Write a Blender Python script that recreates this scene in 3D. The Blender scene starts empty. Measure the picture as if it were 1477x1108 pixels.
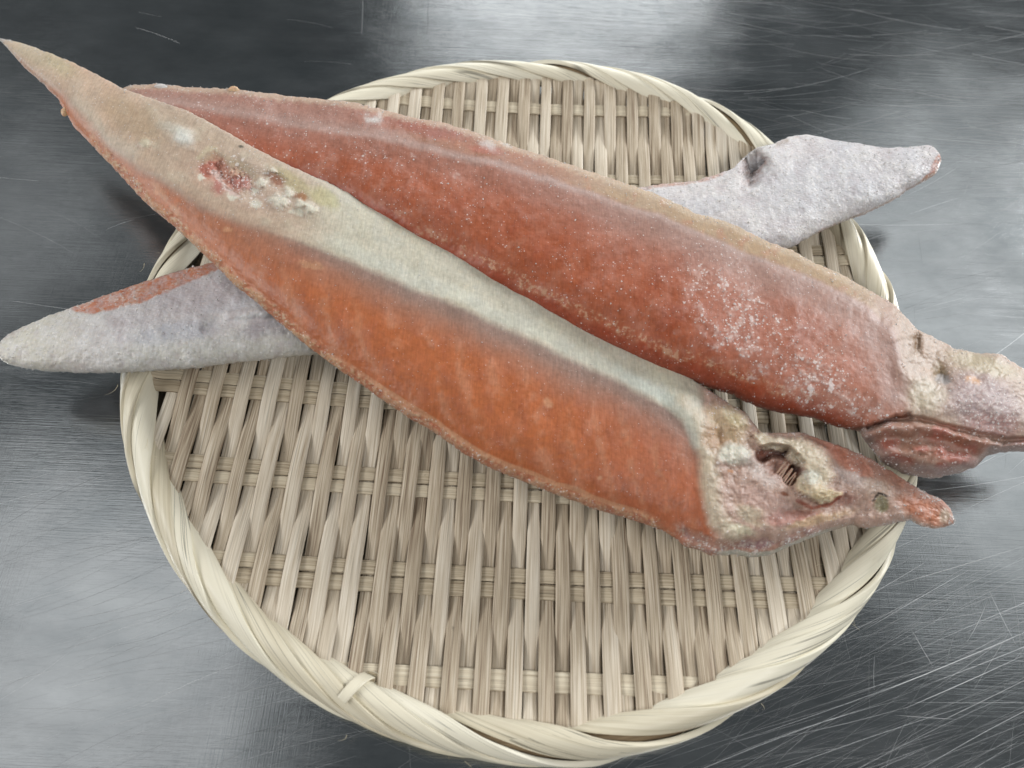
import bpy, math, random
import numpy as np
random.seed(7)
rng = np.random.default_rng(11)
scene = bpy.context.scene
C = scene.collection
R = math.radians

# ------------------------------------------------------------------ camera
W, H, F = 1477.0, 1108.0, 1118.0
PITCH, ROLL = 1.08508088, 0.0447135829
CAM = np.array([-0.00641144, -0.21080764, 0.354986869])
fw = np.array([0, math.cos(PITCH), -math.sin(PITCH)])
_r = np.array([1.0, 0, 0]); _u = np.cross(_r, fw)
rt = math.cos(ROLL) * _r + math.sin(ROLL) * _u
up = -math.sin(ROLL) * _r + math.cos(ROLL) * _u
from mathutils import Matrix, Vector
cd = bpy.data.cameras.new('camera'); cam = bpy.data.objects.new('camera', cd); C.objects.link(cam)
cd.sensor_width = 36.0; cd.lens = 36.0 * F / W; cd.clip_start = 0.01; cd.clip_end = 50
cam.matrix_world = Matrix(((rt[0], up[0], -fw[0], CAM[0]), (rt[1], up[1], -fw[1], CAM[1]), (rt[2], up[2], -fw[2], CAM[2]), (0, 0, 0, 1)))
cd.dof.use_dof = True; cd.dof.focus_distance = 0.38; cd.dof.aperture_fstop = 9.0
scene.camera = cam

# ------------------------------------------------------------------ world and lamps
wd = bpy.data.worlds.new('World'); scene.world = wd; wd.use_nodes = True
bg = wd.node_tree.nodes['Background']
bg.inputs[0].default_value = (0.86, 0.95, 1.0, 1); bg.inputs[1].default_value = 0.095

def lamp(name, loc, size, power, target=(0, 0, 0), col=(1, 1, 1), roll=0.0):
    l = bpy.data.lights.new(name, 'AREA'); l.shape = 'RECTANGLE'; l.size, l.size_y = size
    l.energy = power; l.color = col
    o = bpy.data.objects.new(name, l); C.objects.link(o); o.location = loc
    d = Vector(target) - Vector(loc)
    q = d.to_track_quat('-Z', 'Y'); o.rotation_euler = (q.to_matrix() @ Matrix.Rotation(roll, 3, 'Z')).to_euler()
    return o
lamp('window_lamp_far', (0.12, 2.84, 1.8), (1.25, 0.6), 3.0, col=(0.97, 0.99, 1.0), roll=R(8))
lamp('window_lamp_right', (1.50, 1.10, 1.8), (1.5, 1.32), 3.9, col=(0.95, 0.99, 1.0), roll=R(10))
lamp('window_lamp_left', (-1.05, 0.08, 1.8), (0.95, 0.85), 1.75, col=(0.97, 0.99, 1.0))
lamp('left_bounce_fill', (-1.8, 1.45, 1.8), (0.8, 0.6), 0.36, col=(0.97, 0.99, 1.0))  # added weak fill standing in for ceiling bounce in the steel
lamp('ceiling_lamp', (1.15, -1.15, 2.0), (1.2, 0.6), 27, col=(1.0, 0.985, 0.96))
lamp('ceiling_lamp', (-2.4, -0.35, 1.6), (1.2, 0.8), 40, col=(1.0, 0.985, 0.965))
lamp('window_lamp_low', (0.4, 3.1, 0.80), (1.9, 0.7), 34, col=(0.95, 0.985, 1.0))
lamp('window_lamp_side', (-2.7, 0.9, 1.25), (1.0, 0.8), 20, col=(0.97, 0.99, 1.0))
lamp('window_lamp_side', (2.75, 1.7, 1.2), (1.2, 0.9), 116, col=(0.97, 0.99, 1.0))

scene.view_settings.view_transform = 'Standard'; scene.view_settings.look = 'None'
scene.view_settings.exposure = 0.0; scene.view_settings.gamma = 1.0
scene.render.engine = 'CYCLES'
scene.cycles.use_denoising = True
scene.cycles.max_bounces = 6

# ------------------------------------------------------------------ helpers
def px_ray(px, py):
    px = np.asarray(px, float); py = np.asarray(py, float)
    return fw + rt * ((px - W / 2) / F)[..., None] - up * ((py - H / 2) / F)[..., None]
def at(px, py, z):
    """the point of the place seen at photo position px, py and lying at height z"""
    d = px_ray(px, py); k = (np.asarray(z) - CAM[2]) / d[..., 2]
    return CAM + d * k[..., None]

def _hash(ix, iy, seed):
    h = (ix.astype(np.int64) * 374761393 + iy.astype(np.int64) * 668265263 + seed * 974711) & 0xffffffff
    h = ((h ^ (h >> 13)) * 1274126177) & 0xffffffff
    return ((h ^ (h >> 16)) & 0xffff) / 65535.0
def vn(x, y, seed=0):
    x0 = np.floor(x); y0 = np.floor(y); fx = x - x0; fy = y - y0
    fx = fx * fx * (3 - 2 * fx); fy = fy * fy * (3 - 2 * fy)
    a = _hash(x0, y0, seed); b = _hash(x0 + 1, y0, seed); c = _hash(x0, y0 + 1, seed); d = _hash(x0 + 1, y0 + 1, seed)
    return (a + (b - a) * fx) * (1 - fy) + (c + (d - c) * fx) * fy
def fbm(x, y, seed=0, octv=4, gain=0.5):
    s = 0; a = 1; t = 0
    for i in range(octv):
        s = s + a * (vn(x * 2 ** i + 17.3 * i, y * 2 ** i - 9.1 * i, seed + i) - 0.5); t += a; a *= gain
    return s / t * 2
def ss(a, b, x):
    t = np.clip((x - a) / (b - a), 0, 1); return t * t * (3 - 2 * t)
def lin(c):
    c = np.array(c, float) / 255.0
    return np.where(c <= 0.04045, c / 12.92, ((c + 0.055) / 1.055) ** 2.4)

def mesh_obj(name, V, Fc, mat, parent=None, smooth=True, uv=None, col=None):
    me = bpy.data.meshes.new(name)
    V = np.asarray(V, np.float32); Fc = np.asarray(Fc, np.int32)
    n, k = Fc.shape
    me.vertices.add(len(V)); me.vertices.foreach_set('co', V.ravel())
    me.loops.add(n * k); me.loops.foreach_set('vertex_index', Fc.ravel())
    me.polygons.add(n); me.polygons.foreach_set('loop_start', np.arange(0, n * k, k, dtype=np.int32))
    me.polygons.foreach_set('use_smooth', np.full(n, smooth))
    if uv is not None:
        l = me.uv_layers.new(name='UVMap'); l.data.foreach_set('uv', np.asarray(uv, np.float32)[Fc.ravel()].ravel())
    if col is not None:
        a = me.color_attributes.new('Col', 'FLOAT_COLOR', 'POINT'); a.data.foreach_set('color', np.asarray(col, np.float32).ravel())
    me.materials.append(mat)
    me.update(calc_edges=True); me.validate()
    o = bpy.data.objects.new(name, me); C.objects.link(o)
    if parent is not None: o.parent = parent
    return o
def grid_faces(nu, nv, closed_v=False):
    i = np.arange(nu - 1)[:, None]; j = np.arange(nv if closed_v else nv - 1)[None, :]
    j2 = (j + 1) % nv
    return np.stack([i * nv + j, (i + 1) * nv + j, (i + 1) * nv + j2, i * nv + j2], -1).reshape(-1, 4)
def tag(o, label, cat, group=None, kind=None):
    if label: o['label'] = label
    if cat: o['category'] = cat
    if group: o['group'] = group
    if kind: o['kind'] = kind

class NT:
    def __init__(s, name):
        s.m = bpy.data.materials.new(name); s.m.use_nodes = True; s.t = s.m.node_tree
        s.b = s.t.nodes['Principled BSDF']
    def n(s, typ, **kw):
        x = s.t.nodes.new(typ)
        for k, v in kw.items():
            if k[0] == 'i': x.inputs[int(k[1:])].default_value = v
            else: setattr(x, k, v)
        return x
    def l(s, a, b): s.t.links.new(a, b)
    def math(s, op, a, b=None, c=None, clamp=False):
        x = s.t.nodes.new('ShaderNodeMath'); x.operation = op; x.use_clamp = clamp
        for i, v in enumerate((a, b, c)):
            if v is None: continue
            if hasattr(v, 'links'): s.l(v, x.inputs[i])
            else: x.inputs[i].default_value = v
        return x.outputs[0]
    def ramp(s, f, pts):
        x = s.t.nodes.new('ShaderNodeValToRGB'); s.l(f, x.inputs[0]); e = x.color_ramp.elements
        while len(e) < len(pts): e.new(0.5)
        for k, (p, c) in enumerate(pts):
            e[k].position = p; e[k].color = (*c, 1) if hasattr(c, '__len__') else (c, c, c, 1)
        return x.outputs[0]
    def mix(s, f, a, b, mode='MIX'):
        x = s.t.nodes.new('ShaderNodeMix'); x.data_type = 'RGBA'; x.blend_type = mode
        for i, v in ((0, f), (6, a), (7, b)):
            if hasattr(v, 'links'): s.l(v, x.inputs[i])
            elif i == 0: x.inputs[0].default_value = v
            else: x.inputs[i].default_value = (*v, 1)
        return x.outputs[2]
    def noise(s, vec, scale, detail=2, rough=0.5, dist=0.0):
        x = s.t.nodes.new('ShaderNodeTexNoise'); s.l(vec, x.inputs['Vector']); x.inputs['Scale'].default_value = scale
        x.inputs['Detail'].default_value = detail; x.inputs['Roughness'].default_value = rough; x.inputs['Distortion'].default_value = dist
        return x.outputs[0]
    def mapping(s, vec, scale=(1, 1, 1), rot=(0, 0, 0), loc=(0, 0, 0)):
        x = s.t.nodes.new('ShaderNodeMapping'); s.l(vec, x.inputs[0]); x.inputs[1].default_value = loc
        x.inputs[2].default_value = rot; x.inputs[3].default_value = scale; return x.outputs[0]
    def bump(s, h, strength, dist, normal=None):
        x = s.t.nodes.new('ShaderNodeBump'); s.l(h, x.inputs['Height']); x.inputs['Strength'].default_value = strength
        x.inputs['Distance'].default_value = dist
        if normal is not None: s.l(normal, x.inputs['Normal'])
        return x.outputs[0]

# ------------------------------------------------------------------ materials
def mat_bamboo(name, stops, rough, grain, spread, slits=0.0):
    m = NT(name); b = m.b
    uv = m.n('ShaderNodeUVMap').outputs[0]; oi = m.n('ShaderNodeObjectInfo').outputs['Random']
    off = m.n('ShaderNodeCombineXYZ'); m.l(m.math('MULTIPLY', oi, 37.0), off.inputs[0]); m.l(m.math('MULTIPLY', oi, 91.0), off.inputs[1])
    va = m.n('ShaderNodeVectorMath', operation='ADD'); m.l(uv, va.inputs[0]); m.l(off.outputs[0], va.inputs[1]); v = va.outputs[0]
    fine = m.noise(m.mapping(v, (1700, 25, 1)), 1.0, 3, 0.6)
    med = m.noise(m.mapping(v, (700, 14, 1)), 1.0, 3, 0.6)
    big = m.noise(m.mapping(v, (60, 18, 1)), 1.0, 3, 0.6)
    f = m.math('ADD', m.math('MULTIPLY', m.math('SUBTRACT', oi, 0.5), spread), 0.5)
    f = m.math('ADD', f, m.math('MULTIPLY', m.math('SUBTRACT', big, 0.5), 0.45))
    f = m.math('ADD', f, m.math('MULTIPLY', m.math('SUBTRACT', med, 0.5), 0.7 * grain))
    f = m.math('ADD', f, m.math('MULTIPLY', m.math('SUBTRACT', fine, 0.5), 1.7 * grain), clamp=True)
    col = m.ramp(f, stops)
    dk = m.ramp(m.noise(m.mapping(v, (1300, 22, 1), loc=(5, 3, 0)), 1.0, 2, 0.5), [(0.33, 0.42), (0.41, 1.0)])
    col = m.mix(0.55 * grain, col, dk, 'MULTIPLY')
    spot = m.ramp(m.noise(m.mapping(v, (330, 220, 1), loc=(1, 8, 0)), 1.0, 2, 0.5), [(0.74, 1.0), (0.80, 0.62)])
    col = m.mix(0.8, col, spot, 'MULTIPLY')
    if slits:
        sl = m.ramp(m.noise(m.mapping(v, (420, 7, 1), loc=(2, 4, 0)), 1.0, 1, 0.4), [(0.485, 1.0), (0.497, 0.2), (0.507, 0.2), (0.52, 1.0)])
        gate = m.ramp(m.noise(m.mapping(v, (60, 30, 1), loc=(9, 4, 0)), 1.0, 1, 0.4), [(0.44, 0.0), (0.54, 1.0)])
        col = m.mix(m.math('MULTIPLY', gate, slits), col, sl, 'MULTIPLY')
    m.l(col, b.inputs['Base Color'])
    b.inputs['Roughness'].default_value = rough
    b.inputs['Specular IOR Level'].default_value = 0.35
    hh = m.math('ADD', m.math('MULTIPLY', fine, 0.6), med)
    m.l(m.bump(hh, 0.55 * grain + 0.1, 0.0004), b.inputs['Normal'])
    return m.m
M_strip = mat_bamboo('bamboo_splint', [(0.12, lin((124, 106, 87)).tolist()), (0.42, lin((184, 169, 147)).tolist()), (0.62, lin((206, 194, 175)).tolist()), (0.9, lin((228, 219, 203)).tolist())], 0.55, 0.75, 0.34)
M_weft = mat_bamboo('bamboo_cross_splint', [(0.12, lin((134, 118, 96)).tolist()), (0.45, lin((190, 176, 152)).tolist()), (0.9, lin((222, 212, 190)).tolist())], 0.55, 0.7, 0.3)
M_rim = mat_bamboo('bamboo_rim_binding', [(0.1, lin((166, 152, 122)).tolist()), (0.4, lin((216, 208, 186)).tolist()), (0.65, lin((225, 219, 199)).tolist()), (0.95, lin((231, 226, 210)).tolist())], 0.40, 0.24, 0.45, 0.7)
M_core = mat_bamboo('bamboo_rim_core', [(0.1, lin((90, 72, 52)).tolist()), (0.9, lin((150, 130, 100)).tolist())], 0.7, 0.8, 0.1)
M_hair = mat_bamboo('bamboo_fibre', [(0.1, lin((205, 190, 150)).tolist()), (0.9, lin((235, 225, 200)).tolist())], 0.5, 0.1, 0.1)

def mat_steel():
    m = NT('stainless_steel'); b = m.b
    tc = m.n('ShaderNodeTexCoord').outputs['Object']
    b.inputs['Metallic'].default_value = 1.0
    cloud = m.noise(tc, 7.0, 4, 0.55)
    cloud2 = m.noise(m.mapping(tc, (1, 1.8, 1), (0, 0, R(25)), (3, 1, 0)), 22.0, 5, 0.65)
    st1 = m.noise(m.mapping(tc, (14, 900, 1), (0, 0, R(-12))), 1.0, 4, 0.7)
    st2 = m.noise(m.mapping(tc, (30, 1600, 1), (0, 0, R(-24)), (2, 5, 0)), 1.0, 3, 0.7)
    st3 = m.noise(m.mapping(tc, (1500, 40, 1), (0, 0, R(4)), (4, 2, 0)), 1.0, 3, 0.6)
    base = m.ramp(m.math('ADD', m.math('MULTIPLY', cloud, 0.5), m.math('MULTIPLY', cloud2, 0.5)), [(0.32, (0.42, 0.445, 0.455)), (0.5, (0.56, 0.575, 0.58)), (0.68, (0.68, 0.695, 0.70))])
    sm = m.noise(m.mapping(tc, (2.2, 9, 1), (0, 0, R(-35)), (1, 4, 0)), 1.0, 5, 0.62, 0.8)
    base = m.mix(0.5, base, m.ramp(sm, [(0.35, 0.62), (0.6, 1.0)]), 'MULTIPLY')
    dl = m.ramp(st1, [(0.28, 0.55), (0.40, 1.0)])
    base = m.mix(0.35, base, dl, 'MULTIPLY')
    m.l(base, b.inputs['Base Color'])
    r = m.math('ADD', 0.07, m.math('MULTIPLY', cloud2, 0.13))
    r = m.math('ADD', r, m.math('MULTIPLY', m.math('SUBTRACT', st2, 0.5), 0.22))
    r = m.math('ADD', r, m.math('MULTIPLY', m.math('SUBTRACT', st1, 0.5), 0.18), clamp=True)
    m.l(r, b.inputs['Roughness'])
    hh = m.math('ADD', m.math('MULTIPLY', st1, 1.0), m.math('MULTIPLY', st2, 0.7)); hh = m.math('ADD', hh, m.math('MULTIPLY', st3, 0.5))
    n1 = m.bump(hh, 0.10, 0.0006)
    n2 = m.bump(m.noise(m.mapping(tc, (1, 1, 1), (0, 0, 0.3)), 9.0, 2, 0.5), 0.36, 0.004, n1)
    m.l(n2, b.inputs['Normal'])
    return m.m
def mat_scratch():
    m = NT('scratched_steel'); b = m.b; b.inputs['Metallic'].default_value = 1.0
    ca = m.n('ShaderNodeVertexColor', layer_name='Col'); m.l(ca.outputs[0], b.inputs['Base Color']); b.inputs['Roughness'].default_value = 0.55
    return m.m
M_steel = mat_steel(); M_scratch = mat_scratch()

def mat_flesh(name, rough0, sss, skin=False):
    m = NT(name); b = m.b
    ca = m.n('ShaderNodeVertexColor', layer_name='Col'); col = ca.outputs[0]; fr = ca.outputs[1]
    tc = m.n('ShaderNodeTexCoord').outputs['Object']
    n1 = m.noise(tc, 520.0, 4, 0.65); n2 = m.noise(tc, 110.0, 3, 0.6)
    tone = m.ramp(m.math('ADD', m.math('MULTIPLY', n1, 0.6), m.math('MULTIPLY', n2, 0.4)), [(0.3, 0.80), (0.7, 1.18)])
    col = m.mix(1.0, col, tone, 'MULTIPLY')
    fb = m.noise(m.mapping(tc, (1500, 150, 400), (0, 0, R(-38))), 1.0, 3, 0.6)
    col = m.mix(0.7, col, m.ramp(fb, [(0.32, 0.80), (0.52, 1.0), (0.7, 1.16)]), 'MULTIPLY')
    def specks(scale, lo, hi, loc):
        v = m.n('ShaderNodeTexVoronoi'); m.l(m.mapping(tc, loc=loc), v.inputs['Vector']); v.inputs['Scale'].default_value = scale
        sep = m.n('ShaderNodeSeparateColor'); m.l(v.outputs['Color'], sep.inputs[0])
        rad = m.math('MULTIPLY', m.math('MULTIPLY', sep.outputs[0], sep.outputs[1]), m.math('ADD', m.math('MULTIPLY', fr, hi), lo))
        return m.math('MULTIPLY', m.math('SUBTRACT', rad, v.outputs['Distance']), 9.0, clamp=True)
    s1 = specks(420.0, 0.12, 0.75, (0, 0, 0)); s2 = specks(900.0, 0.22, 0.9, (3, 7, 1))
    sp = m.math('MAXIMUM', s1, s2)
    haze = m.math('MULTIPLY', m.math('MULTIPLY', fr, n1), 0.4, clamp=True)
    col = m.mix(haze, col, (0.56, 0.50, 0.49))
    col = m.mix(m.math('MULTIPLY', sp, 0.55), col, (0.72, 0.68, 0.66))
    if skin:
        v = m.n('ShaderNodeTexVoronoi'); m.l(m.mapping(tc, (1, 1.5, 1), (0, 0, R(12))), v.inputs['Vector']); v.inputs['Scale'].default_value = 560.0
        sep = m.n('ShaderNodeSeparateColor'); m.l(v.outputs['Color'], sep.inputs[0])
        col = m.mix(m.math('MULTIPLY', sep.outputs[0], 0.30), col, (0.56, 0.56, 0.60))
        sc = m.math('MULTIPLY', v.outputs['Distance'], 1.0)
    m.l(col, b.inputs['Base Color'])
    rr = m.math('ADD', rough0, m.math('MULTIPLY', fr, 0.25))
    rr = m.math('ADD', rr, m.math('MULTIPLY', m.math('SUBTRACT', n2, 0.5), 0.25), clamp=True)
    m.l(rr, b.inputs['Roughness'])
    b.inputs['Subsurface Weight'].default_value = sss
    b.inputs['Subsurface Radius'].default_value = (1.0, 0.6, 0.4)
    b.inputs['Subsurface Scale'].default_value = 0.004
    b.inputs['Specular IOR Level'].default_value = 0.38
    h = m.math('ADD', m.math('MULTIPLY', n1, 0.9), m.math('MULTIPLY', sp, 0.8))
    if skin: h = m.math('ADD', m.math('MULTIPLY', h, 0.30), m.math('MULTIPLY', sc, -0.75))
    m.l(m.bump(h, 0.42, 0.0005), b.inputs['Normal'])
    return m.m
M_flesh = mat_flesh('frozen_salmon_flesh', 0.43, 0.28)
M_skin = mat_flesh('frozen_salmon_skin', 0.33, 0.10, True)
def mat_ice():
    m = NT('ice_crystals'); b = m.b
    b.inputs['Base Color'].default_value = (0.74, 0.72, 0.70, 1); b.inputs['Roughness'].default_value = 0.25
    b.inputs['Transmission Weight'].default_value = 0.35; b.inputs['IOR'].default_value = 1.31
    return m.m
M_ice = mat_ice()
def mat_plain(name, c, rough=0.5, sss=0.1):
    m = NT(name); b = m.b; tc = m.n('ShaderNodeTexCoord').outputs['Object']
    n = m.noise(tc, 700.0, 3, 0.6); l = lin(c)
    m.l(m.ramp(n, [(0.3, (l * 0.75).tolist()), (0.7, np.minimum(l * 1.2, 1).tolist())]), b.inputs['Base Color'])
    b.inputs['Roughness'].default_value = rough; b.inputs['Subsurface Weight'].default_value = sss; b.inputs['Subsurface Scale'].default_value = 0.002
    m.l(m.bump(n, 0.4, 0.0004), b.inputs['Normal'])
    return m.m

# ------------------------------------------------------------------ worktop
def worktop():
    n = 60
    xs = np.linspace(-1.6, 1.6, n); ys = np.linspace(-1.2, 2.0, n)
    X, Y = np.meshgrid(xs, ys, indexing='ij')
    V = np.stack([X, Y, 0 * X], -1).reshape(-1, 3)
    o = mesh_obj('steel_worktop', V, grid_faces(n, n), M_steel)
    tag(o, 'scratched brushed stainless steel worktop under the round bamboo tray', None, kind='structure')
    me = o.data
    # scratches: shallow burrs standing a few hundredths of a millimetre proud
    V = []; Fc = []; Cc = []
    def scratch(x0, y0, ang, length, bend, width):
        k = 7; ts = np.linspace(0, 1, k); base = len(V)
        px = x0 + np.cos(ang + bend * (ts - 0.5)) * length * (ts - 0.5)
        py = y0 - np.sin(ang + bend * (ts - 0.5)) * length * (ts - 0.5)
        P = at(px, py, np.zeros(k)); P[:, 2] = 0.0
        T = np.gradient(P, axis=0); T /= np.linalg.norm(T, axis=1)[:, None] + 1e-9
        N = np.stack([-T[:, 1], T[:, 0], 0 * T[:, 0]], -1)
        w = width * np.sqrt(np.clip(1 - (2 * ts - 1) ** 2, 0.02, 1))
        z = 0.00003 + random.random() * 0.00006
        g = random.choice((0.22, 0.28, 0.32, 0.38, 0.45, 0.55, 0.75))
        Cc.extend([(g, g * 1.01, g * 1.02, 1)] * (3 * k))
        for j in range(k):
            V.append(P[j] - N[j] * w[j] / 2 + [0, 0, z * 0.3]); V.append(P[j] + [0, 0, z]); V.append(P[j] + N[j] * w[j] / 2 + [0, 0, z * 0.3])
        for j in range(k - 1):
            a = base + 3 * j
            Fc.append((a, a + 3, a + 4, a + 1)); Fc.append((a + 1, a + 4, a + 5, a + 2))
    U = random.uniform
    def w_(): return 0.00003 + 0.00009 * random.random() ** 2
    for _ in range(230): scratch(U(1080, 1500), U(830, 1140), R(random.gauss(22, 8)), U(60, 420), R(U(-5, 5)), w_() * 0.9)
    for _ in range(60): scratch(U(1100, 1500), U(790, 1110), R(random.gauss(62, 30)), U(20, 120), R(U(-8, 8)), w_())
    for _ in range(240): scratch(U(900, 1500), U(-20, 230), R(random.gauss(-2, 10)), U(30, 200), R(U(1, 9)), w_() * 0.62)
    for _ in range(130): scratch(U(1150, 1500), U(230, 700), R(random.gauss(16, 12)), U(40, 260), R(U(-8, 8)), w_())
    for _ in range(230): scratch(U(-20, 480), U(640, 1140), R(random.gauss(17, 8)), U(40, 300), R(U(-8, 8)), w_() * 0.9)
    for _ in range(22): scratch(U(-20, 220), U(180, 650), R(random.gauss(2, 16)), U(30, 180), R(U(-8, 8)), w_() * 0.8)
    for _ in range(6): scratch(U(200, 900), U(-20, 130), R(random.gauss(-4, 12)), U(30, 90), R(U(-8, 8)), w_() * 0.5)
    for _ in range(90): scratch(U(400, 1100), U(1000, 1130), R(random.gauss(12, 18)), U(40, 220), R(U(-8, 8)), w_() * 0.8)
    for _ in range(24): scratch(U(300, 1500), U(300, 1130), R(random.gauss(90, 6)), U(15, 90), 0, w_() * 0.5)
    for a in ((1368, 959, 22.5, 245, 0.00026), (1372, 820, 16.5, 225, 0.00022), (1390, 985, 24, 190, 0.0002), (1420, 1010, 26, 160, 0.0002), (617, 25, 89, 62, 0.0003), (523, 20, 88, 60, 0.0001), (1335, 1035, -4, 90, 0.0002), (1330, 935, -60, 60, 0.00014)):
        scratch(a[0], a[1], R(a[2]), a[3], 0.02, a[4])
    s = mesh_obj('scratches', V, Fc, M_scratch, o, col=Cc); s['kind'] = 'stuff'
    # crumbs and dark flecks on the steel
    return o
worktop()

# ------------------------------------------------------------------ basket
ROWS = np.array([-0.1695, -0.128, -0.0828, -0.0372, 0.009, 0.058, 0.108, 0.162])
RIM_A = np.array([-180, -168.5, -157.2, -145.3, -130.6, -114, -97.7, -80.6, -59.9, -44.8, -29.6, 5.5, 22.2, 44.3, 61.5, 90.5, 112, 128.3, 167.9, 180.0])
RIM_R = np.array([.2012, .2022, .2011, .1989, .1983, .1981, .1994, .2023, .2005, .2008, .2007, .1972, .199, .1985, .203, .1993, .1997, .201, .2006, .2012])
def rim_out(th):
    d = (np.degrees(th) + 180) % 360 - 180
    return np.interp(d, RIM_A, RIM_R)
RA, RB, RZ = 0.0074, 0.0084, 0.0128       # half width, half height and height of the rim roll
def bowl(x, y): return 0.0042 + 0.0115 * (np.hypot(x, y) / 0.185) ** 2.6

tray = bpy.data.objects.new('bamboo_tray', None); C.objects.link(tray)
tag(tray, 'round woven bamboo tray with a pale twisted rim under the salmon fillets', 'tray')

def ribbon(name, P, Nrm, width, thick, mat, parent, vlen=None, edge=0.25):
    """closed splint: P (n,3) path, Nrm (n,3) face normal, width (n,)"""
    n = len(P); T = np.gradient(P, axis=0); T /= np.linalg.norm(T, axis=1)[:, None]
    B = np.cross(T, Nrm); B /= np.linalg.norm(B, axis=1)[:, None]; N2 = np.cross(B, T)
    prof = [(-1, -0.55), (-1, 0.02), (-0.93, 0.27), (-0.6, 0.44), (0, 0.52), (0.6, 0.44), (0.93, 0.27), (1, 0.02), (1, -0.55)]
    k = len(prof); V = np.zeros((n, k, 3)); uv = np.zeros((n, k, 2))
    L = np.concatenate([[0], np.cumsum(np.linalg.norm(np.diff(P, axis=0), axis=1))])
    for j, (a, h) in enumerate(prof):
        V[:, j] = P + B * (a * width / 2)[:, None] + N2 * (h * thick)
        uv[:, j, 0] = a * width / 2; uv[:, j, 1] = L
    Fc = grid_faces(n, k, True)[:, ::-1]
    return mesh_obj(name, V.reshape(-1, 3), Fc, mat, parent, uv=uv.reshape(-1, 2))

def row_index(y): 
    return np.interp(y, np.concatenate([[-0.215], ROWS, [0.215]]), np.concatenate([[-1], np.arange(8), [8]]))
PITCHX = 0.00662
for i in range(-27, 28):
    x0 = i * PITCHX + random.gauss(0, 0.00022)
    rr = 0.1885
    if abs(x0) > rr - 0.012: continue
    Y = math.sqrt(rr ** 2 - x0 ** 2)
    n = max(24, int(Y / 0.0022))
    y = np.linspace(-Y, Y, n)
    ph = random.uniform(0, 10)
    x = x0 + 0.0005 * fbm(y * 9 + ph, y * 0 + i * 3.7, 5, 2)
    q = row_index(y); w = np.cos(math.pi * (q + (i % 2)))
    w = np.sign(w) * np.abs(w) ** 1.0
    endf = ss(0.0, 0.02, Y - np.abs(y))
    z = bowl(x, y) + (0.0015 * w + 0.0003) * (0.4 + 0.6 * endf) + (1 - endf) * 0.001
    wd_ = (0.0068 + random.gauss(0, 0.0003)) * np.ones(n)
    if random.random() < 0.03: wd_ *= random.uniform(0.5, 0.75)
    wd_ = wd_ * (1 + 0.05 * fbm(y * 30 + ph, y * 0 + 2.2, 8, 2))
    tilt = random.gauss(0, 0.02) + 0.04 * fbm(y * 20 + ph, y * 0, 9, 2)
    Nn = np.stack([np.sin(tilt) - x * 0.6, 0 * y, np.cos(tilt)], -1)
    o = ribbon('upright_splint', np.stack([x, y, z], -1), Nn, wd_, 0.0012, M_strip, tray)
for k, yr in enumerate(ROWS):
    single = k in (0, 7)
    for s in ((0,) if single else (-1, 1)):
        yy = yr + s * 0.0036
        wdt = 0.0082 if single else 0.0066
        X = math.sqrt(0.1875 ** 2 - yy ** 2)
        n = int(2 * X / 0.0011); x = np.linspace(-X, X, n)
        y = yy + 0.0005 * fbm(x * 9 + k * 5, x * 0 + s, 21, 2) + 0.0006 * s * 0
        par = np.cos(math.pi * (x / PITCHX + k))
        z = bowl(x, y) - 0.00045 * par
        if single: tl = 0.0
        Nn = np.stack([-x * 0.5, -y * 0.6 + 0 * x, 1 + 0 * x], -1)
        ribbon('cross_splint', np.stack([x, y, z], -1), Nn, np.full(n, wdt + random.gauss(0, 0.0003)), 0.0009, M_weft, tray)

# rim roll: a dark core wrapped by long slanting bands
def torus_pt(th, ph, e):
    Rc = rim_out(th) - RA - 0.0012
    wob = 0.0
    rr = Rc + (RA + e) * np.cos(ph); z = RZ + (RB + e) * np.sin(ph)
    return np.stack([rr * np.cos(th), rr * np.sin(th), np.maximum(z, 0.0008)], -1)
nu, nv = 180, 12
TH, PH = np.meshgrid(np.linspace(0, 2 * np.pi, nu), np.linspace(0, 2 * np.pi, nv, endpoint=False), indexing='ij')
mesh_obj('rim_core', torus_pt(TH, PH, -0.0014).reshape(-1, 3), grid_faces(nu, nv, True)[:, ::-1], M_core, tray, uv=np.stack([PH * 0.01, TH * 0.19], -1).reshape(-1, 2))
NB = 42
for i in range(NB):
    th0 = 2 * math.pi * (i + random.gauss(0, 0.11)) / NB
    nu, nv = 44, 11
    u = np.linspace(0, 1, nu)[:, None]; vlist = np.array([-1, -0.85, -0.6, -0.3, 0, 0.3, 0.6, 0.8, 0.93, 1.0, 1.0])
    v = vlist[None, :]
    adv = R(31 + random.gauss(0, 2.5))
    ph = R(196) - R(246) * (u ** 1.0) + 0.0 * v
    hw = 0.5 * 2 * math.pi / NB * (1.38 + random.gauss(0, 0.10))
    tip = 0.12 + 0.88 * ss(0.0, 0.30, u) ** 0.8
    th = th0 + adv * (u ** 1.12) + v * hw * tip
    e = -0.0008 + 0.0025 * (v + 1) / 2 + 0.0005 * (1 - v ** 2)
    e = np.repeat(e, nu, 0); e[:, -1] = -0.0007; e[:, -2] = e[:, -3] - 0.0001
    e = e - 0.0016 * (1 - ss(0.0, 0.10, u)) + 0.0004 * fbm(u * 4 + i * 7.7, v * 1.5 + i, 31, 2)
    P = torus_pt(th, ph + 0 * v, e)
    uvm = np.stack([np.repeat(v * 0.0055, nu, 0), np.repeat(u * 0.075, nv, 1)], -1)
    mesh_obj('rim_band', P.reshape(-1, 3), grid_faces(nu, nv)[:, ::-1], M_rim, tray, uv=uvm.reshape(-1, 2))

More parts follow.
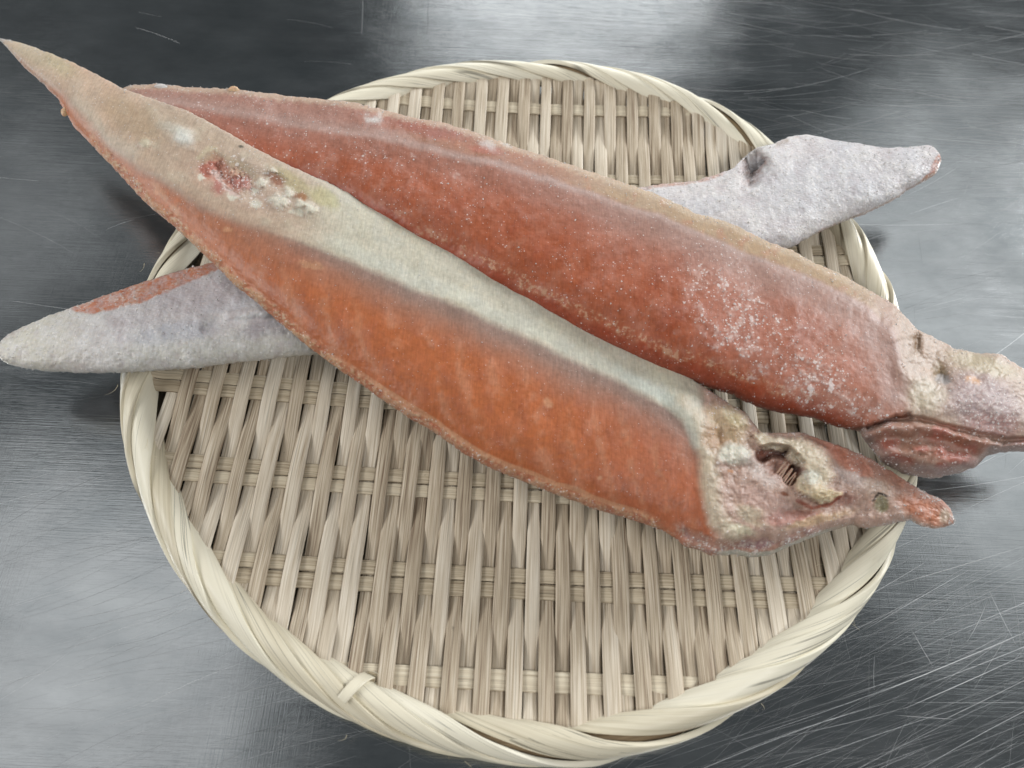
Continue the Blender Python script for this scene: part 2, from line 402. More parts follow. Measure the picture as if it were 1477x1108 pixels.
def tube(pts, rad, k=6):
    P = np.asarray(pts, float); n = len(P); rad = np.broadcast_to(rad, (n,))
    T = np.gradient(P, axis=0); T /= np.linalg.norm(T, axis=1)[:, None] + 1e-12
    A = np.cross(T, [0.13, 0.21, 0.97]); A /= np.linalg.norm(A, axis=1)[:, None] + 1e-12; B = np.cross(T, A)
    an = np.linspace(0, 2 * np.pi, k, endpoint=False)
    V = P[:, None] + rad[:, None, None] * (A[:, None] * np.cos(an)[None, :, None] + B[:, None] * np.sin(an)[None, :, None])
    return V.reshape(-1, 3), grid_faces(n, k, True)
def join(parts):
    V = []; Fc = []; b = 0
    for v, f in parts: V.append(v); Fc.append(f + b); b += len(v)
    return np.concatenate(V), np.concatenate(Fc)

# small tie holding the end of the binding
th_t = math.radians(-109.5)
for dth, e0 in ((0.0, 0.0027),):
    ph = np.linspace(R(186), R(70), 26)
    th = th_t + dth + -0.03 * (np.linspace(0, 1, 26) - 0.3)
    P = torus_pt(th, ph, np.full(26, e0)); cen = torus_pt(th, ph, np.full(26, -0.004))
    ribbon('tie_strap', P, P - cen, np.full(26, 0.0058) * (1 - 0.25 * np.linspace(0, 1, 26)), 0.0007, M_rim, tray)
P = torus_pt(np.full(8, th_t + 0.01), np.linspace(R(182), R(160), 8), np.full(8, 0.0040))
ribbon('tie_knot', P, np.stack([0 * P[:, 0] + 0.1, 0 * P[:, 0] + 0.5, 0 * P[:, 0] + 1], -1), np.full(8, 0.0052), 0.0011, M_rim, tray)
# loose hairs of bamboo
def hair(px0, py0, z0, px1, py1, z1, bend, r=0.00009):
    a = at(px0, py0, np.float64(z0)); b = at(px1, py1, np.float64(z1)); t = np.linspace(0, 1, 9)[:, None]
    mid = np.array([bend, -bend * 0.6, abs(bend) * 0.5])
    P = a * (1 - t) + b * t + mid * 4 * t * (1 - t)
    return tube(P, r * (1.2 - t[:, 0]), 5)
hs = [(650, 115, .016, 668, 136, .017, .001), (206, 665, .02, 212, 640, .022, .002), (213, 633, .022, 205, 650, .024, .001), (1175, 826, .012, 1192, 815, .016, -.002), (628, 1018, .012, 645, 1014, .015, .002),
      (745, 1035, .02, 738, 1022, .024, .001), (958, 965, .01, 1000, 958, .014, .001), (905, 968, .01, 955, 962, .013, -.001), (1026, 915, .005, 1034, 950, .008, .001), (170, 555, .012, 150, 570, .004, .002),
      (208, 380, .02, 202, 392, .012, .001), (670, 1098, .006, 680, 1107, .003, .001), (1098, 1015, .008, 1099, 1024, .002, .001), (780, 950, .008, 777, 968, .012, .001), (500, 1060, .010, 488, 1068, .006, .001)]
for h in hs:
    V, Fc = hair(*h); mesh_obj('loose_fibre', V, Fc, M_hair, tray)
fz = []
for _ in range(260):
    th = random.uniform(0, 2 * math.pi); ph = random.uniform(-0.4, 2.9)
    p = torus_pt(np.array([th]), np.array([ph]), np.array([0.001]))[0]
    d = np.array([random.gauss(0, 1), random.gauss(0, 1), random.uniform(0, 1)]) * random.uniform(0.0006, 0.0022)
    t = np.linspace(0, 1, 4)[:, None]
    fz.append(tube(p + d * t + np.array([0, 0, -0.0006]) * t ** 2, 0.00004, 3))
V, Fc = join(fz); o = mesh_obj('rim_fuzz', V, Fc, M_hair, tray); o['kind'] = 'stuff'

# ------------------------------------------------------------------ fillets
GAIN = np.array([0.80, 0.83, 0.83])
class Fillet:
    """thick slab shaped over a lengthwise axis (s) and across it (t), photo pixels giving the outline"""
    def __init__(f, O, E, U, L, Ns, Nt, jit=1.3, seed=1):
        f.O = np.array(O, float); a = np.array(E, float) - f.O; f.len = np.linalg.norm(a); f.a = a / f.len; f.p = np.array([-f.a[1], f.a[0]])
        def sn(P): Q = np.array(P, float) - f.O; return Q @ f.a, Q @ f.p
        su, nu_ = sn(U); sl, nl = sn(L)
        s = np.linspace(0, f.len, Ns)
        def edge(se, ne):
            o = np.argsort(se); return np.interp(s, se[o], ne[o])
        k = np.hanning(9); k /= k.sum()
        def sm(e): 
            g = np.convolve(np.pad(e, 4, 'edge'), k, 'valid'); return g
        nU = sm(edge(su, nu_)); nL = sm(edge(sl, nl))
        jr = ss(0, 60, s) * ss(0, 60, f.len - s)
        jU = jit * jr * (fbm(s / 7, s * 0 + seed, seed, 3, 0.7)); jL = jit * jr * (fbm(s / 6, s * 0 + seed + 9, seed + 5, 3, 0.7))
        nL = np.maximum(nL, nU + 1.5)
        t = 0.5 - 0.5 * np.cos(np.linspace(0, np.pi, Nt)); t = 0.35 * t + 0.65 * np.linspace(0, 1, Nt)
        f.S, f.T = np.meshgrid(s, t, indexing='ij')
        f.Nn = nU[:, None] * (1 - f.T) + nL[:, None] * f.T
        f.wid = (nL - nU)[:, None]
        f.Nn = f.Nn + jU[:, None] * np.exp(-f.T * f.wid / 2.5) + jL[:, None] * np.exp(-(1 - f.T) * f.wid / 2.5)
        f.X = f.O[0] + f.S * f.a[0] + f.Nn * f.p[0]; f.Y = f.O[1] + f.S * f.a[1] + f.Nn * f.p[1]
        f.dU = f.T * f.wid; f.dL = (1 - f.T) * f.wid
        f.sd = seed
        f.wx = f.X + 8 * fbm(f.X / 24, f.Y / 24, seed + 40, 5, 0.68); f.wy = f.Y + 8 * fbm(f.X / 24 + 50, f.Y / 24, seed + 50, 5, 0.68)
        f.n1 = fbm(f.X / 60, f.Y / 60, seed + 1, 4); f.n2 = fbm(f.X / 16, f.Y / 16, seed + 2, 4, 0.6); f.n3 = fbm(f.X / 4.5, f.Y / 4.5, seed + 3, 3, 0.7)
        f.col = np.zeros(f.X.shape + (3,)); f.fr = np.zeros(f.X.shape)
        f.dz = np.zeros(f.X.shape); f.uedge = 0.35
    def fill(f, c): f.col[:] = lin(c)
    def mix(f, m, c):
        m = np.clip(m, 0, 1)[..., None]; f.col = f.col * (1 - m) + lin(c) * m
    def n_of(f, poly):
        """distance below a lengthwise polyline (positive below)"""
        Q = np.array(poly, float) - f.O; s = Q @ f.a; n = Q @ f.p; o = np.argsort(s)
        return f.Nn - np.interp(f.S, s[o], n[o])
    def n_ofw(f, poly, amp=1.0):
        return f.n_of(poly) + amp * (f.n2 * 7 + f.n3 * 2)
    def blob(f, x, y, rx, ry=None, ang=0, soft=0.5, warp=1.0):
        ry = ry or rx; X = f.X + (f.wx - f.X) * warp; Y = f.Y + (f.wy - f.Y) * warp
        c, s = math.cos(R(ang)), math.sin(R(ang)); dx, dy = X - x, Y - y
        d = np.hypot((dx * c + dy * s) / rx, (-dx * s + dy * c) / ry)
        return 1 - ss(1 - soft, 1 + soft * 0.4, d)
    def line(f, poly, w, soft=0.5, warp=0.6):
        X = f.X + (f.wx - f.X) * warp; Y = f.Y + (f.wy - f.Y) * warp
        best = np.full(X.shape, 1e9)
        for (x0, y0), (x1, y1) in zip(poly[:-1], poly[1:]):
            dx, dy = x1 - x0, y1 - y0; l2 = dx * dx + dy * dy + 1e-9
            t = np.clip(((X - x0) * dx + (Y - y0) * dy) / l2, 0, 1)
            best = np.minimum(best, np.hypot(X - x0 - t * dx, Y - y0 - t * dy))
        return 1 - ss(w * (1 - soft), w * (1 + soft), best)
    def build(f, name, part, zc, T, under, expo, mat, label, root_px, dome=2.3):
        s = f.S[:, :1] / f.len
        Z0 = np.interp(s, *zip(*zc)); TT = np.interp(s, *zip(*T)); UU = np.interp(s, *zip(*under))
        g = np.clip(1 - np.abs(2 * f.T - 1) ** dome, 0, 1) ** expo
        z = Z0 + TT * (g - 1) * (f.uedge + (1 - f.uedge) * f.T) + f.dz * 0.0011
        z = z + (0.00010 * f.n3 + 0.00022 * f.n2 + 0.0006 * f.n1) * np.minimum(1, f.dU / 6) * np.minimum(1, f.dL / 6)
        f.z = z
        P = at(f.X, f.Y, z)
        Ns, Nt = f.X.shape
        K = 14; w = np.linspace(0, 1, K + 2)[1:-1][None, :, None]
        eL, eU = P[:, -1][:, None], P[:, 0][:, None]
        Q = eL * (1 - w) + eU * w
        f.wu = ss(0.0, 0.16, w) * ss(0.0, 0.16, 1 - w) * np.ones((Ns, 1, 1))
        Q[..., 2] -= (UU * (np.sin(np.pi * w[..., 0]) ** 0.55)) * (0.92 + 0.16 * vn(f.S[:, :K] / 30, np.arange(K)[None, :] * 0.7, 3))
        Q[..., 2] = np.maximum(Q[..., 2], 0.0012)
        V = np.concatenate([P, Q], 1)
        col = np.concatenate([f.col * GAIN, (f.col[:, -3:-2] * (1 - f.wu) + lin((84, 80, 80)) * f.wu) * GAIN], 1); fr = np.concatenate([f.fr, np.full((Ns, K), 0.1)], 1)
        nn = Nt + K
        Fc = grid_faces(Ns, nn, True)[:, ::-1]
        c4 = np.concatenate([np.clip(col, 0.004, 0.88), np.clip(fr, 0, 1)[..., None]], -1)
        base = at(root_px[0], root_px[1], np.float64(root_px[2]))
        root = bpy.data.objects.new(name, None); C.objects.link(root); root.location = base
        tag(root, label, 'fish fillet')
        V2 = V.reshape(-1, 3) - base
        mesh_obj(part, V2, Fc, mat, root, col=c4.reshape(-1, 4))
        f.P = P; f.base = base; f.root = root
        return root
    def crystals(f, n, weight, smin=0.00012, smax=0.0005):
        w = (np.clip(weight, 0, None) ** 1.5).ravel(); w = w / w.sum()
        idx = rng.choice(w.size, n, p=w); P = f.P.reshape(-1, 3)[idx] - f.base
        P = P + rng.normal(0, 0.00018, P.shape)
        r = smin + (smax - smin) * rng.random(n) ** 4
        oc = np.array([(1, 0, 0), (-1, 0, 0), (0, 1, 0), (0, -1, 0), (0, 0, 1), (0, 0, -1)], float)
        fo = np.array([(0, 2, 4), (2, 1, 4), (1, 3, 4), (3, 0, 4), (2, 0, 5), (1, 2, 5), (3, 1, 5), (0, 3, 5)])
        V = P[:, None] + r[:, None, None] * (oc[None] * rng.uniform(0.5, 1.3, (n, 6, 1)) + rng.normal(0, 0.25, (n, 6, 3)))
        Fc = (np.arange(n)[:, None, None] * 6 + fo[None]).reshape(-1, 3)
        o = mesh_obj('ice_crystals', V.reshape(-1, 3), Fc, M_ice, f.root, smooth=False); o['kind'] = 'stuff'
    def zat(f, x, y):
        i = np.argmin((f.X - x) ** 2 + (f.Y - y) ** 2); return f.z.ravel()[i]
    def lump(f, name, x, y, r, mat, seed, sq=(1, 1, 0.8), label=None, dz=0.0):
        c = at(x, y, np.float64(f.zat(x, y) + dz)) - f.base
        nu, nv = 18, 24; A, B = np.meshgrid(np.linspace(0.001, np.pi - 0.001, nu), np.linspace(0, 2 * np.pi, nv, endpoint=False), indexing='ij')
        D = np.stack([np.sin(A) * np.cos(B), np.sin(A) * np.sin(B), np.cos(A)], -1)
        rr = r * (1 + 0.28 * fbm(D[..., 0] * 1.7 + seed, D[..., 1] * 1.7 + D[..., 2] * 2.3, seed, 3) + 0.10 * fbm(D[..., 0] * 6 + seed, D[..., 1] * 6 + D[..., 2] * 7, seed, 2))
        V = c + D * rr[..., None] * np.array(sq)
        o = mesh_obj(name, V.reshape(-1, 3), grid_faces(nu, nv, True), mat, f.root, col=None)
        if label: o['label'] = label
        return o

M_fat = mat_plain('frozen_fat_lump', (196, 164, 130), 0.5, 0.3)
M_white = mat_plain('white_frost_lump', (222, 218, 210), 0.6, 0.3)
M_bone = mat_plain('pale_fin_ray', (160, 132, 114), 0.4, 0.2)

# ---- lower fillet, skin side up, lying across the tray under the other two
def fillet_low():
    U = [(-4, 503), (0, 492), (14, 481), (34, 471), (68, 456), (102, 444), (135, 432), (169, 420), (203, 408), (257, 391), (305, 379), (450, 352), (620, 325), (800, 295), (950, 266), (1003, 261), (1039, 250), (1057, 243), (1074, 226), (1093, 212), (1118, 207), (1136, 198), (1164, 193), (1200, 202), (1235, 206), (1271, 213), (1307, 213), (1339, 209), (1351, 214), (1356, 226)]
    L = [(-4, 507), (0, 519), (14, 526), (34, 531), (68, 536), (118, 538), (169, 538), (220, 535), (288, 531), (338, 524), (406, 516), (457, 511), (620, 480), (800, 445), (950, 405), (1060, 378), (1139, 358), (1178, 337), (1214, 321), (1253, 307), (1289, 289), (1307, 276), (1328, 265), (1348, 253), (1355, 242), (1357, 230)]
    f = Fillet((-5, 505), (1357, 228), U, L, 860, 120, 1.4, 3)
    f.fill((222, 212, 208))
    f.mix(0.5 + 0.8 * f.n1, (198, 188, 190))
    f.mix(0.6 * ss(-0.1, 0.6, f.n2), (216, 210, 206))
    # left part
    f.mix(1 - ss(30, 210, f.X + 25 * f.n2), (206, 198, 182))
    f.mix(0.75 * ss(470, 505, f.Y + 10 * f.n2 - (f.X - 300) * -0.08) * ss(120, 200, f.X) * (1 - ss(480, 500, f.X)), (198, 194, 180))
    f.mix(0.5 * f.blob(300, 420, 80, 28, -14), (182, 168, 172)); f.mix(0.55 * f.blob(395, 470, 60, 14, -14), (150, 144, 150))
    f.mix(0.5 * f.blob(250, 480, 70, 18, -8), (172, 176, 190)); f.mix(0.4 * f.blob(340, 440, 60, 12, -10), (206, 208, 216))
    f.mix(0.9 * f.line([(340, 462), (385, 452), (430, 440)], 3.5), (214, 212, 212))
    ob = f.n_of([(90, 449), (135, 452), (203, 437), (257, 413), (312, 390), (330, 384)]) + 3 * f.n2 + 1.5 * f.n3
    f.mix((1 - ss(-2, 2, ob)) * (1 - ss(330, 380, f.X)) * ss(92, 110, f.X), (196, 112, 68))
    f.mix((1 - ss(-2, 3, ob)) * (1 - ss(330, 380, f.X)) * ss(0.0, 0.5, f.n3) * ss(92, 110, f.X) * 0.6, (206, 160, 124))
    # right part
    r = ss(900, 960, f.X)
    f.mix(0.6 * r * f.blob(1180, 270, 120, 50, -10), (196, 194, 198))
    f.mix(0.55 * r * ss(0, 0.5, f.n1), (202, 202, 206)); f.mix(0.3 * f.blob(1010, 300, 60, 20, -10), (186, 190, 200))
    f.mix(0.5 * f.blob(1290, 240, 60, 22, 12), (192, 184, 184))
    f.mix(0.95 * f.blob(1082, 246, 17, 25, 25, 0.4, 1.4), (164, 140, 134)); f.mix(0.85 * f.blob(1093, 236, 9, 18, 15, 0.4, 1.3), (146, 108, 94))
    f.mix(0.9 * f.blob(1130, 204, 11, 5, -30), (170, 150, 132))
    f.mix((1 - ss(3, 6, f.dU + 2 * f.n2)) * r * (1 - ss(1035, 1050, f.X)), (186, 132, 104))
    f.mix(f.blob(1354, 236, 9, 24, 30, 0.3, 0.2), (176, 100, 62)); f.mix(f.blob(1338, 257, 12, 5, -35, 0.3, 0.2), (176, 118, 84))
    f.mix((1 - ss(2, 4, f.dL + 1.5 * f.n2)) * 0.7 * ss(1140, 1200, f.X), (168, 128, 98))
    f.mix(ss(0.0, 0.5, f.n2 + 0.3 * f.n3) * 0.45, (222, 216, 212)); f.mix(ss(0.05, 0.5, -f.n2 + 0.3 * f.n3) * 0.4, (184, 166, 168)); f.mix(f.blob(300, 430, 120, 30, -14) * ss(-.2, .3, f.n2) * .5, (170, 150, 156))
    f.fr = np.clip(0.35 + 0.5 * f.n2 + 0.3 * ss(900, 1000, f.X), 0.05, 1)
    # relief: lateral groove on the left, notch for the fin on the right, small ripples
    f.dz -= 1.6 * f.line([(300, 470), (385, 462), (450, 445)], 9, 0.8); f.dz += 1.0 * f.line([(330, 458), (385, 450), (440, 436)], 6, 0.8)
    f.dz -= 9.0 * f.blob(1086, 242, 17, 26, 25, 0.9, 1.4); f.dz += 1.8 * f.blob(1120, 232, 22, 34, 10, 0.9)
    f.dz += 0.8 * f.n1 + 0.25 * f.n2
    f.build('skin_side_up_fillet', 'skin_body', [(0, .0375), (.2, .0415), (.5, .0410), (.8, .0420), (1, .0385)], [(0, .003), (.06, .008), (.3, .0115), (.8, .0115), (.93, .009), (1, .004)],
            [(0, .002), (.1, .006), (.5, .008), (.9, .006), (1, .002)], 0.6, M_skin, 'salmon fillet lying silvery skin side up under the other two fillets', (700, 400, 0.022))
    edge = np.exp(-f.dU / 3) + np.exp(-f.dL / 3)
    f.crystals(6500, 0.10 + f.fr * 0.6 + 0.5 * edge, 0.0001, 0.00055)
fillet_low()

# ---- far fillet, flesh side up
def fillet_far():
    U = [(165, 142), (176, 127), (190, 123), (230, 121), (271, 126), (325, 128), (349, 130), (423, 139), (500, 146), (531, 153), (565, 162), (606, 171), (640, 177), (687, 191), (738, 210), (788, 226), (856, 249), (907, 266), (950, 281), (1003, 307), (1057, 323), (1110, 350), (1143, 361), (1171, 377), (1214, 396), (1253, 418), (1289, 439), (1310, 461), (1323, 475), (1350, 488), (1378, 503), (1407, 509), (1442, 510), (1477, 533), (1520, 566), (1575, 620)]
    L = [(165, 146), (180, 160), (230, 200), (300, 215), (406, 262), (500, 300), (600, 360), (728, 428), (822, 478), (950, 535), (1000, 551), (1014, 557), (1057, 570), (1093, 588), (1128, 596), (1171, 603), (1207, 616), (1240, 623), (1247, 636), (1264, 657), (1273, 668), (1303, 684), (1342, 691), (1378, 684), (1410, 673), (1421, 658), (1450, 652), (1477, 651), (1530, 640), (1575, 626)]
    f = Fillet((165, 144), (1575, 623), U, L, 940, 190, 1.6, 7)
    X, Y = f.X, f.Y
    f.fill((168, 84, 46))
    f.mix(ss(0, 0.7, f.n1) * 0.5, (160, 80, 46)); f.mix(ss(0, 0.7, -f.n1) * 0.4, (184, 104, 74))
    f.mix((1 - ss(250, 520, X + 60 * f.n1)) * 0.5, (180, 104, 84))
    # paler spine ridge band
    ridge = [(190, 136), (350, 160), (480, 182), (600, 205), (750, 243), (900, 292), (1000, 330), (1100, 372), (1180, 405), (1250, 440), (1290, 480), (1305, 540)]
    d = f.n_of(ridge) + 5 * f.n1
    f.mix((1 - ss(6, 46, np.abs(d - 6) + 8 * f.n2)) * 0.60 * (0.6 + 0.4 * ss(700, 1000, X)), (170, 140, 130))
    f.mix((1 - ss(3, 14, np.abs(d) + 4 * f.n2)) * 0.5, (190, 172, 164))
    f.mix((1 - ss(10, 95, d + 14 * f.n1)) * ss(-4, 8, d) * 0.62 * ss(560, 1050, X), (172, 138, 126)); f.mix(ss(1120, 1290, X + 20 * f.n1) * 0.4 * (1 - ss(0, 60, 40 - f.dL)), (176, 134, 118))
    up_ = 1 - ss(-6, 3, d)
    f.mix(up_ * (1 - ss(480, 620, X)) * 0.75, (164, 122, 108))
    f.mix(up_ * ss(540, 620, X) * 0.9, (156, 98, 66)); f.mix(up_ * ss(760, 900, X + 30 * f.n2) * 0.8, (172, 144, 108))
    f.mix(up_ * f.blob(620, 182, 70, 18, 14) * 0.9, (152, 74, 48)); f.mix(f.blob(700, 216, 26, 8, 10) * 0.9, (166, 84, 54))
    f.mix(up_ * ss(0.05, 0.4, f.n2) * 0.5 * ss(560, 700, X), (170, 106, 70))
    f.mix((1 - ss(3, 12, f.dU + 5 * f.n3)) * 0.6, (206, 182, 156))
    f.mix(f.blob(537, 169, 14, 8, 10, 0.8, 1.5) * 0.8, (214, 206, 200)); f.mix(f.blob(703, 210, 14, 9, 35, 0.8, 1.5) * 0.7, (206, 194, 188)); f.mix(f.blob(728, 207, 8, 6, 0) * .8, (206, 190, 176))
    # fibres of the muscle, faint and steep
    sp = f.S * 0.9 + f.Nn * 0.55 + 30 * f.n1
    bands = np.sin(sp / 11.0 + 2 * f.n2)
    f.mix(ss(0.55, 1.0, bands) * ss(-0.3, 0.5, f.n2) * ss(30, 60, d) * 0.40, (192, 126, 98))
    f.mix(ss(0.5, 1.0, -bands) * ss(-0.2, 0.5, f.n1) * ss(30, 60, d) * 0.35, (150, 66, 40))
    # dark red lower side, with its shade painted into the colour
    f.mix((1 - ss(16, 34, f.dL + 9 * f.n2)) * 0.80 * ss(320, 420, X) * (1 - ss(1190, 1260, X)), (150, 58, 28))
    f.mix((1 - ss(4, 10, np.abs(f.dL - 34 + 8 * f.n2))) * ss(0.0, 0.4, f.n3 + 0.5 * f.n2) * 0.8 * ss(500, 700, X) * (1 - ss(1180, 1240, X)), (204, 156, 124))
    # frost fields
    fr = (f.blob(1050, 440, 90, 60, 60) + f.blob(1130, 500, 110, 50, 30) + f.blob(1190, 570, 70, 30, 20) + 0.8 * f.blob(1250, 600, 40, 25, 20) + 0.15 * f.blob(600, 260, 160, 50, 25) + 0.2 * f.blob(400, 190, 200, 45, 18) + 0.15 * f.blob(900, 400, 100, 60, 30))
    pat = ss(0.02, 0.28, 0.55 * f.n3 + 0.75 * f.n2)
    f.mix(fr * pat * 0.40, (200, 150, 134)); f.mix(fr * ss(0.2, 0.55, f.n3 + 0.3 * f.n2) * 0.42, (208, 176, 164)); f.mix(np.clip(fr, 0, 1) * 0.16, (196, 140, 120))
    for (x, y, rr) in ((1058, 484, 12), (1098, 533, 14), (1140, 552, 13), (1085, 548, 9), (1185, 550, 12), (1196, 532, 8), (1030, 500, 9), (1200, 470, 7), (983, 458, 5), (975, 478, 6), (1120, 505, 10), (1160, 520, 9), (660, 255, 8), (598, 222, 6)):
        f.mix(f.blob(x, y, rr, rr * 0.7, 20, 0.5, 1.3) * (0.12 + 0.6 * ss(-0.1, 0.35, f.n3)), (210, 178, 168))
    f.fr = np.clip(0.16 + 0.25 * fr + 0.45 * fr * pat + 0.25 * np.exp(-f.dU / 10) + 0.2 * f.n2, 0, 1)
    # tail end: cream cap, mauve frosted knob, brown folds below
    e = f.n_of([(0, 0), (1600, 0)]) * 0
    cap = ss(-10, 22, (X - (1300 - 0.0 * Y)) + 10 * f.n2 + (Y - 560) * -0.12) 
    f.mix(cap, (184, 158, 140))
    f.mix(ss(-60, 5, X - 1300 + 12 * f.n2 - (Y - 560) * 0.12) * (1 - cap) * 0.75 * (1 - ss(575, 610, Y)), (170, 134, 122))
    f.mix(cap * f.blob(1418, 582, 68, 46, 25) * 0.85, (166, 138, 136)); f.mix(cap * f.blob(1430, 615, 50, 20, 5) * 0.7, (172, 118, 108))
    f.mix(cap * f.blob(1402, 549, 12, 6, 10), (206, 156, 118)); f.mix(cap * f.blob(1420, 525, 60, 16, 14) * 0.7, (182, 166, 134))
    f.mix(cap * f.blob(1357, 533, 12, 14, 0), (148, 124, 96)); f.mix(f.blob(1322, 491, 7, 16, -12, 0.5), (142, 108, 76)); f.mix(cap * f.blob(1362, 545, 12, 8) * .8, (150, 142, 140))
    f.mix(cap * f.blob(1335, 570, 30, 28, 0) * 0.7, (196, 182, 160))
    f.mix(cap * ss(0.05, 0.3, f.n3) * f.blob(1420, 585, 70, 48, 20) * 0.55, (204, 188, 184)); f.mix(cap * ss(0.1, 0.35, -f.n3) * f.blob(1420, 585, 70, 48, 20) * 0.4, (126, 108, 112))
    low = f.n_of([(1150, 650), (1240, 618), (1285, 604), (1330, 600), (1400, 622), (1450, 632), (1575, 628)]) + 3 * f.n2
    lo = ss(-4, 5, low) * ss(1225, 1250, X)
    f.mix(lo, (152, 106, 84)); f.mix(lo * ss(-0.1, 0.4, f.n1 + 0.5 * f.n2), (160, 84, 62))
    f.mix(lo * f.blob(1395, 630, 45, 12, -5) * 0.9, (140, 80, 50)); f.mix(lo * (1 - ss(8, 26, f.dL + 5 * f.n2)) * 0.8, (150, 128, 122))
    f.mix(lo * ss(0.2, 0.7, np.sin(low / 4.0 + 3 * f.n2)) * 0.35, (184, 156, 140)); f.mix(f.line([(1262, 612), (1285, 604), (1308, 600)], 2.2), (116, 62, 36))
    f.fr = np.clip(f.fr + 0.35 * cap * f.blob(1420, 585, 70, 48, 20) + 0.2 * lo, 0, 1)
    # relief
    f.dz += 0.8 * f.n1 + 0.9 * (1 - ss(2, 34, np.abs(d))) - 0.8 * (1 - ss(-24, 10, d))
    f.dz -= 2.0 * ss(-14, 10, X - 1318 + (Y - 540) * 0.05) * f.blob(1345, 520, 34, 60, -10, 0.9)
    f.dz -= 2.8 * f.blob(1322, 492, 9, 20, -12, 0.9); f.dz -= 2.2 * f.blob(1360, 540, 13, 15, 0, 0.9); f.dz += 2.4 * f.blob(1420, 570, 56, 44, 20, 0.9)
    f.dz += 2.0 * f.blob(1345, 585, 40, 24, 0, 0.9); f.dz -= 3.2 * lo * (1 - ss(0, 14, np.abs(low))) ; f.dz += 2.2 * lo * np.sin(low / 7.5 + 2.5 * f.n1) * ss(4, 12, low)
    f.dz -= 2.2 * f.line([(1255, 616), (1285, 604), (1312, 600)], 4, 0.8)
    f.dz += 0.55 * cap * f.n2 + 0.18 * f.n3 * (fr * pat + cap)
    f.build('far_flesh_side_up_fillet', 'flesh_body', [(0, .052), (.1, .060), (.3, .0665), (.6, .066), (.75, .060), (.88, .052), (1, .044)], [(0, .004), (.08, .010), (.3, .0195), (.7, .0235), (.86, .021), (1, .006)],
            [(0, .003), (.1, .008), (.5, .007), (.85, .010), (1, .003)], 0.5, M_flesh, 'reddest frosted salmon fillet at the back, flesh side up, its knobbly end leaving the picture', (760, 330, 0.04), 2.6)
    edge = np.exp(-f.dU / 2.5) + 0.6 * np.exp(-f.dL / 4)
    f.crystals(5500, 0.03 + 0.5 * f.fr + 0.9 * edge, 0.0001, 0.0005)
    f.lump('ice_lump', 337, 130, 0.0020, M_fat, 5, (1.4, 1, 0.9)); f.lump('ice_lump', 232, 125, 0.0018, M_ice, 12, (2.0, 1, 0.6))
fillet_far()

